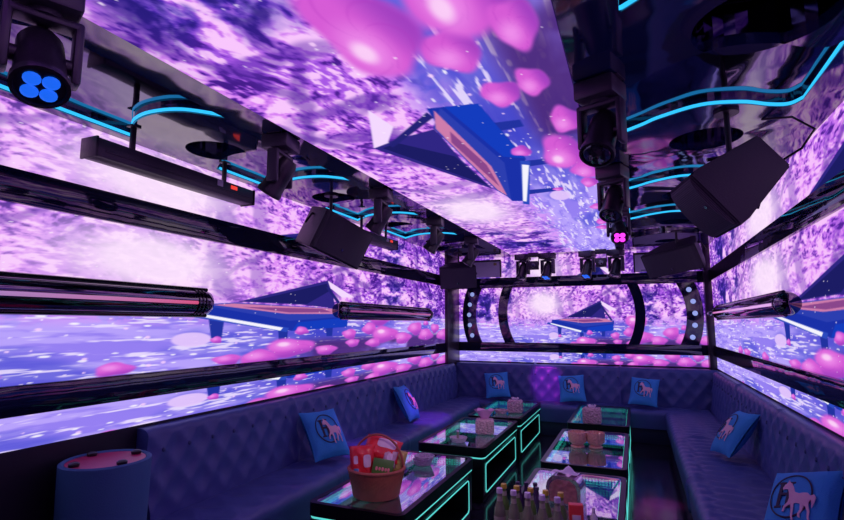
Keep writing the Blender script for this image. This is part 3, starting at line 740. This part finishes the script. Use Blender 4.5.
g = G(); g.sheet(9, 6, lambda i, j: Vector((-.085 + .018 * i + .004 * j, -.055 + .022 * j, .180 + .010 * math.sin(i * 1.1 + .7 * j) + .022 * math.exp(-((i - 4) / 1.6) ** 2))))
obj('tissue', g, 'tissue', t, smooth=80)
# ashtrays and amber holders
for k in range(2): make_ashtray(('lower' if k == 0 else 'upper') + ' glass ashtray of the pair behind the snack basket', -1.63 + .015 * k, 3.93, ZT + .001 + .030 * k, .082)
make_ashtray('cut-glass ashtray holding a lighter on the middle left table', -1.62, 4.80, ZT + .001, .085)
tl = thing('lighter', 'pale lighter standing in the ashtray on the middle left table', 'lighter', (-1.63, 4.815, ZT + .016))
obj('case', G().box((0, 0, .035), (.022, .012, .07), .003), 'b_clear', tl); obj('cap', G().box((0, 0, .078), (.022, .012, .015), .002), 'cap_white', tl)
make_ashtray('cut-glass ashtray beside the tissue box on the farthest left table', -1.62, 6.50, ZT + .001, .085, 'crystal')
for k, (x, y, l) in enumerate(((-.54, 5.02, 'left'), (-.385, 5.05, 'right'))):
    t = thing('candle_holder', 'ribbed amber glass holder, the %s one of two on the middle right table' % l, 'glass holder', (x, y, ZT + .001), group='amber glass holders')
    obj('foot', G().lathe([(0, 0), (.060, 0), (.062, .012), (.040, .024), (0, .024)], 24), 'amber', t)
    obj('cup', G().lathe([(0, .022), (.045, .024), (.075, .055), (.080, .135), (.072, .136), (.066, .06), (0, .04)], 32, rib=.07), 'amber', t)
# bottles
def make_bottle(label, loc, H_, r, gm, cm, cat, grp, lab='b_label'):
    t = thing('bottle', label, 'bottle', loc, 0, grp)
    obj('glass_body', G().lathe([(0, 0), (r * .95, 0), (r, .01), (r, H_ * .50), (r * .85, H_ * .60), (r * .45, H_ * .76), (r * .40, H_ * .93), (0, H_ * .93)], 20), gm, t)
    obj('cap', G().lathe([(0, H_ * .90), (r * .52, H_ * .90), (r * .55, H_ * .94), (r * .50, H_), (0, H_)], 16), cm, t)
    obj('label', G().lathe([(r * 1.01, H_ * .14), (r * 1.02, H_ * .14), (r * 1.02, H_ * .44), (r * 1.01, H_ * .44)], 20), lab, t)
    obj('neck_label', G().lathe([(r * .50, H_ * .74), (r * .46, H_ * .84), (r * .44, H_ * .84), (r * .48, H_ * .74)], 16), lab, t)
    return t
od = ['leftmost', 'second from the left', 'middle', 'fourth from the left', 'rightmost']
b0 = g0 = d0 = None
for k, x in enumerate((-.715, -.638, -.562, -.486, -.408)):
    l = '%s of the five pale bottles with lilac-white caps in the front row' % od[k]
    if b0 is None: b0 = make_bottle(l, (x, 2.80, ZT + .001), .245, .031, 'b_clear', 'cap_white', 'bottle', 'white-capped bottles')
    else: dup(b0, l, (x, 2.80 - .008 * k, ZT + .001))
for k, x in enumerate((-.722, -.648, -.570, -.488, -.408)):
    l = '%s of the five green bottles with gold caps in the second row' % od[k]
    if g0 is None: g0 = make_bottle(l, (x, 2.925, ZT + .001), .232, .031, 'b_green', 'cap_gold', 'bottle', 'gold-capped bottles', 'b_label')
    else: dup(g0, l, (x, 2.925 - .008 * k, ZT + .001))
for k, (x, y) in enumerate(((-.715, 3.25), (-.665, 3.26), (-.612, 3.27), (-.588, 3.19), (-.69, 3.18))):
    l = ['short dark bottle at the left of the back bottle row', 'short dark bottle in the middle of the back bottle row', 'short dark bottle at the right of the back bottle row', 'short dark bottle just in front of the back row, right', 'short dark bottle just in front of the back row, left'][k]
    if d0 is None: d0 = make_bottle(l, (x, y, ZT + .001), .155, .026, 'b_dark', 'cap_dark', 'bottle', 'dark short bottles', 'b_dark')
    else: dup(d0, l, (x, y, ZT + .001))
t = thing('red_carton', 'small red carton standing right of the bottles', 'carton', (-.345, 3.00, ZT + .001), R(12))
obj('carton', G().box((0, 0, .075), (.075, .045, .15), .003), 'red_box', t); obj('print', G().box((0, -.0235, .085), (.045, .002, .03), .001), 'bag_pale', t)
t = thing('sauce_bottle', 'small white squeeze bottle right of the red carton', 'bottle', (-.255, 3.02, ZT + .001))
obj('body', G().lathe([(0, 0), (.018, 0), (.020, .09), (.010, .105), (0, .106)], 16), 'white', t); obj('nozzle', G().lathe([(0, .104), (.009, .104), (.007, .135), (0, .136)], 12), 'cap_white', t)

# ------------------------------------------------------------------ drum stool with pink top
t = thing('drum_stool', 'tall grey upholstered drum with pink top beside the left sofa end', 'stool', (-2.60, 1.93, 0))
obj('drum', G().lathe([(0, 0), (.195, 0), (.20, .02), (.205, .45), (.212, .875), (.212, .892), (.200, .90), (.186, .893), (.184, .884), (0, .884)], 48), 'stool', t)
obj('tray_top', G().lathe([(0, .8845), (.183, .8845), (.183, .8915), (0, .8915)], 48), 'pink_top', t)
for a in (80, 170, 260, 350): obj('knob', G().lathe([(0, .892), (.024, .892), (.026, .905), (.016, .912), (0, .912)], 16, Matrix.Translation((.155 * math.cos(R(a)), .155 * math.sin(R(a)), 0))), 'knob', t)

# ------------------------------------------------------------------ speakers
def make_speaker(label, mtx, pole, W=.56, D=.40, H_=.34, bk=.30):
    t = thing('loudspeaker', label, 'speaker', group='hanging loudspeakers', mtx=mtx)
    P = [(-W / 2, -D / 2), (W / 2, -D / 2), (W / 2, -D / 2 + .06), (W * bk, D / 2), (-W * bk, D / 2), (-W / 2, -D / 2 + .06)]
    g = G(); g.prism(P, H_, Matrix.Translation((0, 0, -H_ / 2))); bmesh.ops.bevel(g.bm, geom=g.bm.edges[:], offset=.008, segments=2, affect='EDGES')
    obj('cabinet', g, 'cabinet', t)
    n_ = 12
    P = [(-W / 2 + .012, -D / 2 + .004)] + [(-(W / 2 - .012) * math.cos(math.pi * k / n_), -D / 2 - .035 * math.sin(math.pi * k / n_)) for k in range(1, n_)] + [(W / 2 - .012, -D / 2 + .004)]
    obj('grille', G().prism(P, H_ - .03, Matrix.Translation((0, 0, -H_ / 2 + .015))), 'grille', t)
    obj('badge', G().cyl((0, -D / 2 - .034, -.08), (0, -D / 2 - .040, -.08), .010, n=12), 'chrome', t)
    inv = mtx.inverted(); top = mtx.translation
    a = inv @ Vector((top.x, top.y, top.z + .10)); b = inv @ Vector((top.x, top.y, pole))
    obj('mounting_pole', G().cyl(a, b, .014, n=12), 'fixture', t)
    p1 = inv @ Vector((top.x, top.y, pole - .015)); obj('ceiling_plate', G().cyl(p1, b, .06, n=20), 'fixture', t)
    o = Vector((0, 0, 0)); sy = (inv @ Vector((top.x, top.y, top.z + .12)))
    obj('bracket', G().tube([(-W / 2 - .004, 0, 0), (-W / 2 + .04, sy.y, sy.z * .9), (0, sy.y, sy.z), (W / 2 - .04, sy.y, sy.z * .9), (W / 2 + .004, 0, 0)], .010, 8), 'fixture', t)
    return t
r_ = Vector((math.cos(YAW), math.sin(YAW), 0)); u_ = Vector((.05, -.115, .99)); tw = Vector((.5, -.86, -.14))
make_speaker('black loudspeaker hanging from the ceiling above the left wall screens', frame(.62 * r_ - .25 * u_ + .72 * tw, .5 * r_ + .85 * u_, (-2.40, 3.70, 2.36)), ZP)
make_speaker('large black loudspeaker hanging from the ceiling on the right, underside showing', frame((-.70, -.36, -.62), (.18, .90, .30), (.50, 3.0, 2.325)), ZP, .34, .43, .24, .32)
make_speaker('black loudspeaker under the ceiling in the far left corner', frame((.25, -.93, -.3), (.02, -.2, 1), (-2.52, 7.55, 2.36)), ZP)
make_speaker('black loudspeaker under the ceiling in the far right corner', frame((-.42, -.82, -.42), (-.30, -.25, 1), (.51, 6.78, 2.41)), ZP, .66, .42, .30, .3)

# ------------------------------------------------------------------ moving head lights
def make_head(label, loc, rz, tilt, lens, s=1., grp='moving head stage lights'):
    t = thing('stage_spotlight', label, 'stage light', loc, rz, grp); t.scale = (s, s, s)
    obj('base', G().box((0, 0, -.055), (.21, .20, .10), .012).box((0, 0, -.002), (.23, .10, .004)), 'fixture_soft', t)
    g = G()
    g.cyl((0, 0, -.105), (0, 0, -.125), .055)
    for sx in (-1, 1): g.box((sx * .105, 0, -.235), (.030, .085, .24), .012)
    g.box((0, 0, -.132), (.22, .085, .03), .01)
    obj('yoke', g, 'fixture_soft', t)
    h = obj('head', G().lathe([(0, .135), (.055, .13), (.072, .09), (.076, .0), (.080, -.11), (.088, -.125), (.088, -.155), (.076, -.158), (.074, -.148), (0, -.148)], 24).cyl((-.10, 0, 0), (.10, 0, 0), .03, n=14), 'fixture', t)
    h.location = (0, 0, -.285); h.rotation_euler = (R(tilt), 0, 0)
    if lens == 'lens_dark': obj('lens', G().lathe([(0, -.149), (.072, -.149), (.060, -.160), (0, -.166)], 24), lens, h)
    else:
        for k in range(4):
            a = R(45 + 90 * k); l = obj('lens', G().ball((.038 * math.cos(a), .038 * math.sin(a), -.152), .027, 14, (1, 1, .4)), lens, h)
    return t
make_head('stage light with four lit blue lenses at the near left ceiling', (-1.76, .97, ZP), R(-114), 32, 'lens_blue', .92)
for i, (y, tl_, lab) in enumerate(((2.40, -28, 'unlit stage light on the ceiling left of the screen, second from the camera'), (3.72, -25, 'unlit stage light on the ceiling left of the screen, over the hanging speaker'),
                     (4.98, -22, 'unlit stage light on the ceiling left of the screen, fourth from the camera'), (6.30, -20, 'unlit stage light on the ceiling left of the screen, nearest the far wall'))):
    make_head(lab, (-1.92, y, ZP), R(100), 34, 'lens_dark', .84)
for y, tl_, ln, lab in ((2.40, 30, 'lens_dark', 'unlit stage light on the ceiling right of the screen, nearest the camera'), (3.80, 24, 'lens_dark', 'unlit stage light on the ceiling right of the screen, second in line'), (5.0, -32, 'lens_magenta', 'stage light with glowing magenta lenses right of the ceiling screen')):
    make_head(lab, (-.10, y, ZP), R(160 if ln == 'lens_dark' else 185), 30 if ln == 'lens_dark' else 48, ln, .88)
for x, ln, l in ((-1.62, 'lens_dark', 'dark-lensed stage light hanging before the far wall, leftmost of four'), (-1.23, 'lens_blue', 'blue-lit stage light hanging before the far wall, left of the middle'), (-.63, 'lens_blue', 'blue-lit stage light hanging before the far wall, right of the middle'), (-.22, 'lens_dark', 'dark-lensed stage light hanging before the far wall, rightmost of four')):
    make_head(l, (x, 8.12, ZP), R(-25), -25, ln, .95)
for x, l in ((-1.425, 'left'), (-.425, 'right')):
    t = thing('strobe_light', 'small square black strobe on the far wall ceiling, %s of the pair' % l, 'stage light', (x, 7.98, ZP), group='small strobes')
    obj('bracket', G().box((0, 0, -.04), (.16, .08, .08), .006).box((-.08, 0, -.13), (.008, .03, .16)).box((.08, 0, -.13), (.008, .03, .16)), 'fixture', t)
    obj('case', G().box((0, 0, -.21), (.15, .10, .13), .008), 'fixture', t); obj('lens', G().cyl((0, -.049, -.21), (0, -.056, -.21), .035, n=16), 'lens_dark', t)

# ------------------------------------------------------------------ long bars hung on the left
def make_bar(label, y0, y1, display=True):
    L = y1 - y0; t = thing('light_bar', label, 'light bar', (-2.585, (y0 + y1) / 2, 2.515), group='long bars under the left ceiling')
    obj('housing', G().box((0, 0, 0), (.12, L, .105), .012).box((.062, 0, -.012), (.008, L - .08, .012), .002), 'fixture_soft', t)
    for s in (-1, 1):
        obj('end_cap', G().box((0, s * (L / 2 + .006), 0), (.126, .014, .112), .004), 'fixture', t)
        obj('hanger', G().box((0, s * L * .30, .125), (.02, .03, .165), .004).box((0, s * L * .30, .2), (.05, .06, .01), .002), 'fixture', t)
    obj('sticker', G().box((.0615, L * .22, .025), (.003, .05, .045), .001), 'white', t)
    if display: obj('display', G().box((.0615, L * .33, .022), (.003, .06, .026), .001), 'red_led', t)
    return t
make_bar('long black light bar under the ceiling above the left screens, nearer', 1.70, 2.87)
make_bar('black light bar under the left ceiling, the farther one behind the speaker', 4.38, 5.32)

# ------------------------------------------------------------------ horizontal capsule tubes on the side walls
def make_tube(label, x, sg, y0, y1, z, r, c0_, c1_, rod=False):
    t = thing('wall_tube', label, 'wall lamp', (x, 0, z), group='horizontal capsule lamps on the side walls')
    L = y1 - y0; rot = Matrix.Translation((0, y0, 0)) @ Matrix.Rotation(R(-90), 4, 'X')
    prof = [(0, 0), (r * .6, .008), (r * .9, .03), (r, .07), (r, L - .07), (r * .9, L - .03), (r * .6, L - .008), (0, L)]
    obj('shell', G().lathe(prof, 32, rot), 'tube_shell', t)
    for s in (-1, 1):
        q = [(sg * r * 1.02 * math.cos(a), 0, 0) for a in (0,)]
        obj('edge_trim', G().tube([(sg * r * .28, y0 + .05, s * r * .99), (sg * r * .28, y1 - .05, s * r * .99)], r * .16, 8), 'tube_rim', t)
    for y in ((y1 - .10), (y1 - .13), (y1 - .16), (y0 + .10)): obj('ring', G().lathe([(r * 1.0, -.006), (r * 1.05, -.006), (r * 1.05, .006), (r * 1.0, .006)], 32, Matrix.Translation((0, y, 0)) @ Matrix.Rotation(R(-90), 4, 'X')), 'tube_rim', t)
    N = 40; pts = [(sg * r * .97, y0 + .14 + (L - .32) * k / N, -r * .05) for k in range(N + 1)]
    o = obj('light_tube', G().tube(pts, r * .13, 8), 'tube_light', t)
    ys = np.array([v.co.y for v in o.data.vertices]); f = np.clip((ys - y0) / L, 0, 1)[:, None] ** 2.2
    paint(o, s2l(np.array(c0_)) * (1 - f) + s2l(np.array(c1_)) * f)
    if rod:
        obj('end_rod', G().cyl((sg * r * .5, y1 - .02, 0), (sg * r * .5, y1 + .45, 0), .022, n=14).ball((sg * r * .5, y1 + .45, 0), .03, 12), 'chrome', t)
    return t
make_tube('long capsule lamp with red light line on the left wall, nearer', XL + .10, 1, .35, 2.72, 1.745, .088, (150, 132, 192), (214, 62, 96))
make_tube('capsule lamp on the left wall farther off, over the rose picture', XL + .10, 1, 4.38, 6.90, 1.735, .080, (130, 60, 120), (190, 96, 150))
make_tube('capsule lamp on the right wall screen before the piano picture', XR - .10, -1, 3.98, 7.10, 1.735, .078, (220, 170, 230), (190, 90, 150), True)

# ------------------------------------------------------------------ grey units at the far wall top
for x0, x1, l in ((-2.78, -2.03, 'left'), (.02, .93, 'right')):
    t = thing('air_conditioner', 'pale grey wall unit under the ceiling behind the far %s speaker' % l, 'air conditioner', ((x0 + x1) / 2, YB - .045, 2.375), group='grey units on the far wall')
    W = x1 - x0
    obj('casing', G().box((0, 0, .145), (W, .06, .27), .006), 'ac', t); obj('frame', G().box((-W / 2 + .01, -.034, .145), (.02, .01, .29), .002).box((W / 2 - .01, -.034, .145), (.02, .01, .29), .002).box((0, -.034, .285), (W, .01, .03), .002), 'fixture', t)
    obj('sticker', G().box((W / 2 - .10, -.032, .225), (.05, .004, .04), .001), 'yellow', t); obj('vent', G().box((-W / 2 + .2, -.032, .03), (.2, .004, .012), .001), 'fixture', t)
# loose speaker cable on the right ceiling
tag(obj('speaker_cable', G().tube([(.70, 3.2, ZP), (.80, 3.05, 2.66), (.86, 2.95, 2.55), (.80, 2.95, 2.46), (.72, 3.02, 2.42), (.66, 3.08, 2.42)], .006, 6), 'cable'), 'thin black cable looping from the ceiling to the right speaker', 'cable')

# ------------------------------------------------------------------ coloured stage light beams, then white fill spots added for the tables
def spot(name, loc, target, col, power, ang, blend=.6):
    l = bpy.data.lights.new(name, 'SPOT'); l.color = col; l.energy = power; l.spot_size = R(ang); l.spot_blend = blend; l.shadow_soft_size = .05
    o = bpy.data.objects.new(name, l); COL.objects.link(o); o.location = loc
    o.rotation_euler = (Vector(target) - Vector(loc)).to_track_quat('-Z', 'Y').to_euler()
    return o
spot('magenta_beam', (-1.70, 6.50, 2.40), (-1.30, 8.1, .72), (1, .04, .9), 240, 14)
spot('violet_beam', (-1.70, 4.60, 2.40), (-2.42, 6.0, .45), (.75, .06, 1), 260, 20, .9)
spot('violet_beam', (-1.72, 3.20, 2.40), (-2.35, 4.35, .45), (.70, .08, 1), 150, 20, .9)
spot('pink_beam', (-.09, 4.82, 2.30), (.14, 5.25, 0), (1, .06, .6), 420, 10, .8)
spot('added_white_fill', (-.28, 2.10, 2.42), (-1.62, 3.20, .58), (1, .74, .86), 34, 20, .9)  # from here on: fill spots added to brighten the items on the tables
spot('added_white_fill', (-1.62, 2.05, 2.42), (-.50, 3.05, .58), (1, .78, .88), 26, 20, .9)
spot('added_white_fill', (-.28, 3.60, 2.42), (-1.55, 5.0, .55), (1, .70, .86), 26, 20, .9)
spot('added_white_fill', (-1.62, 3.60, 2.42), (-.46, 5.1, .55), (1, .72, .84), 26, 20, .9)
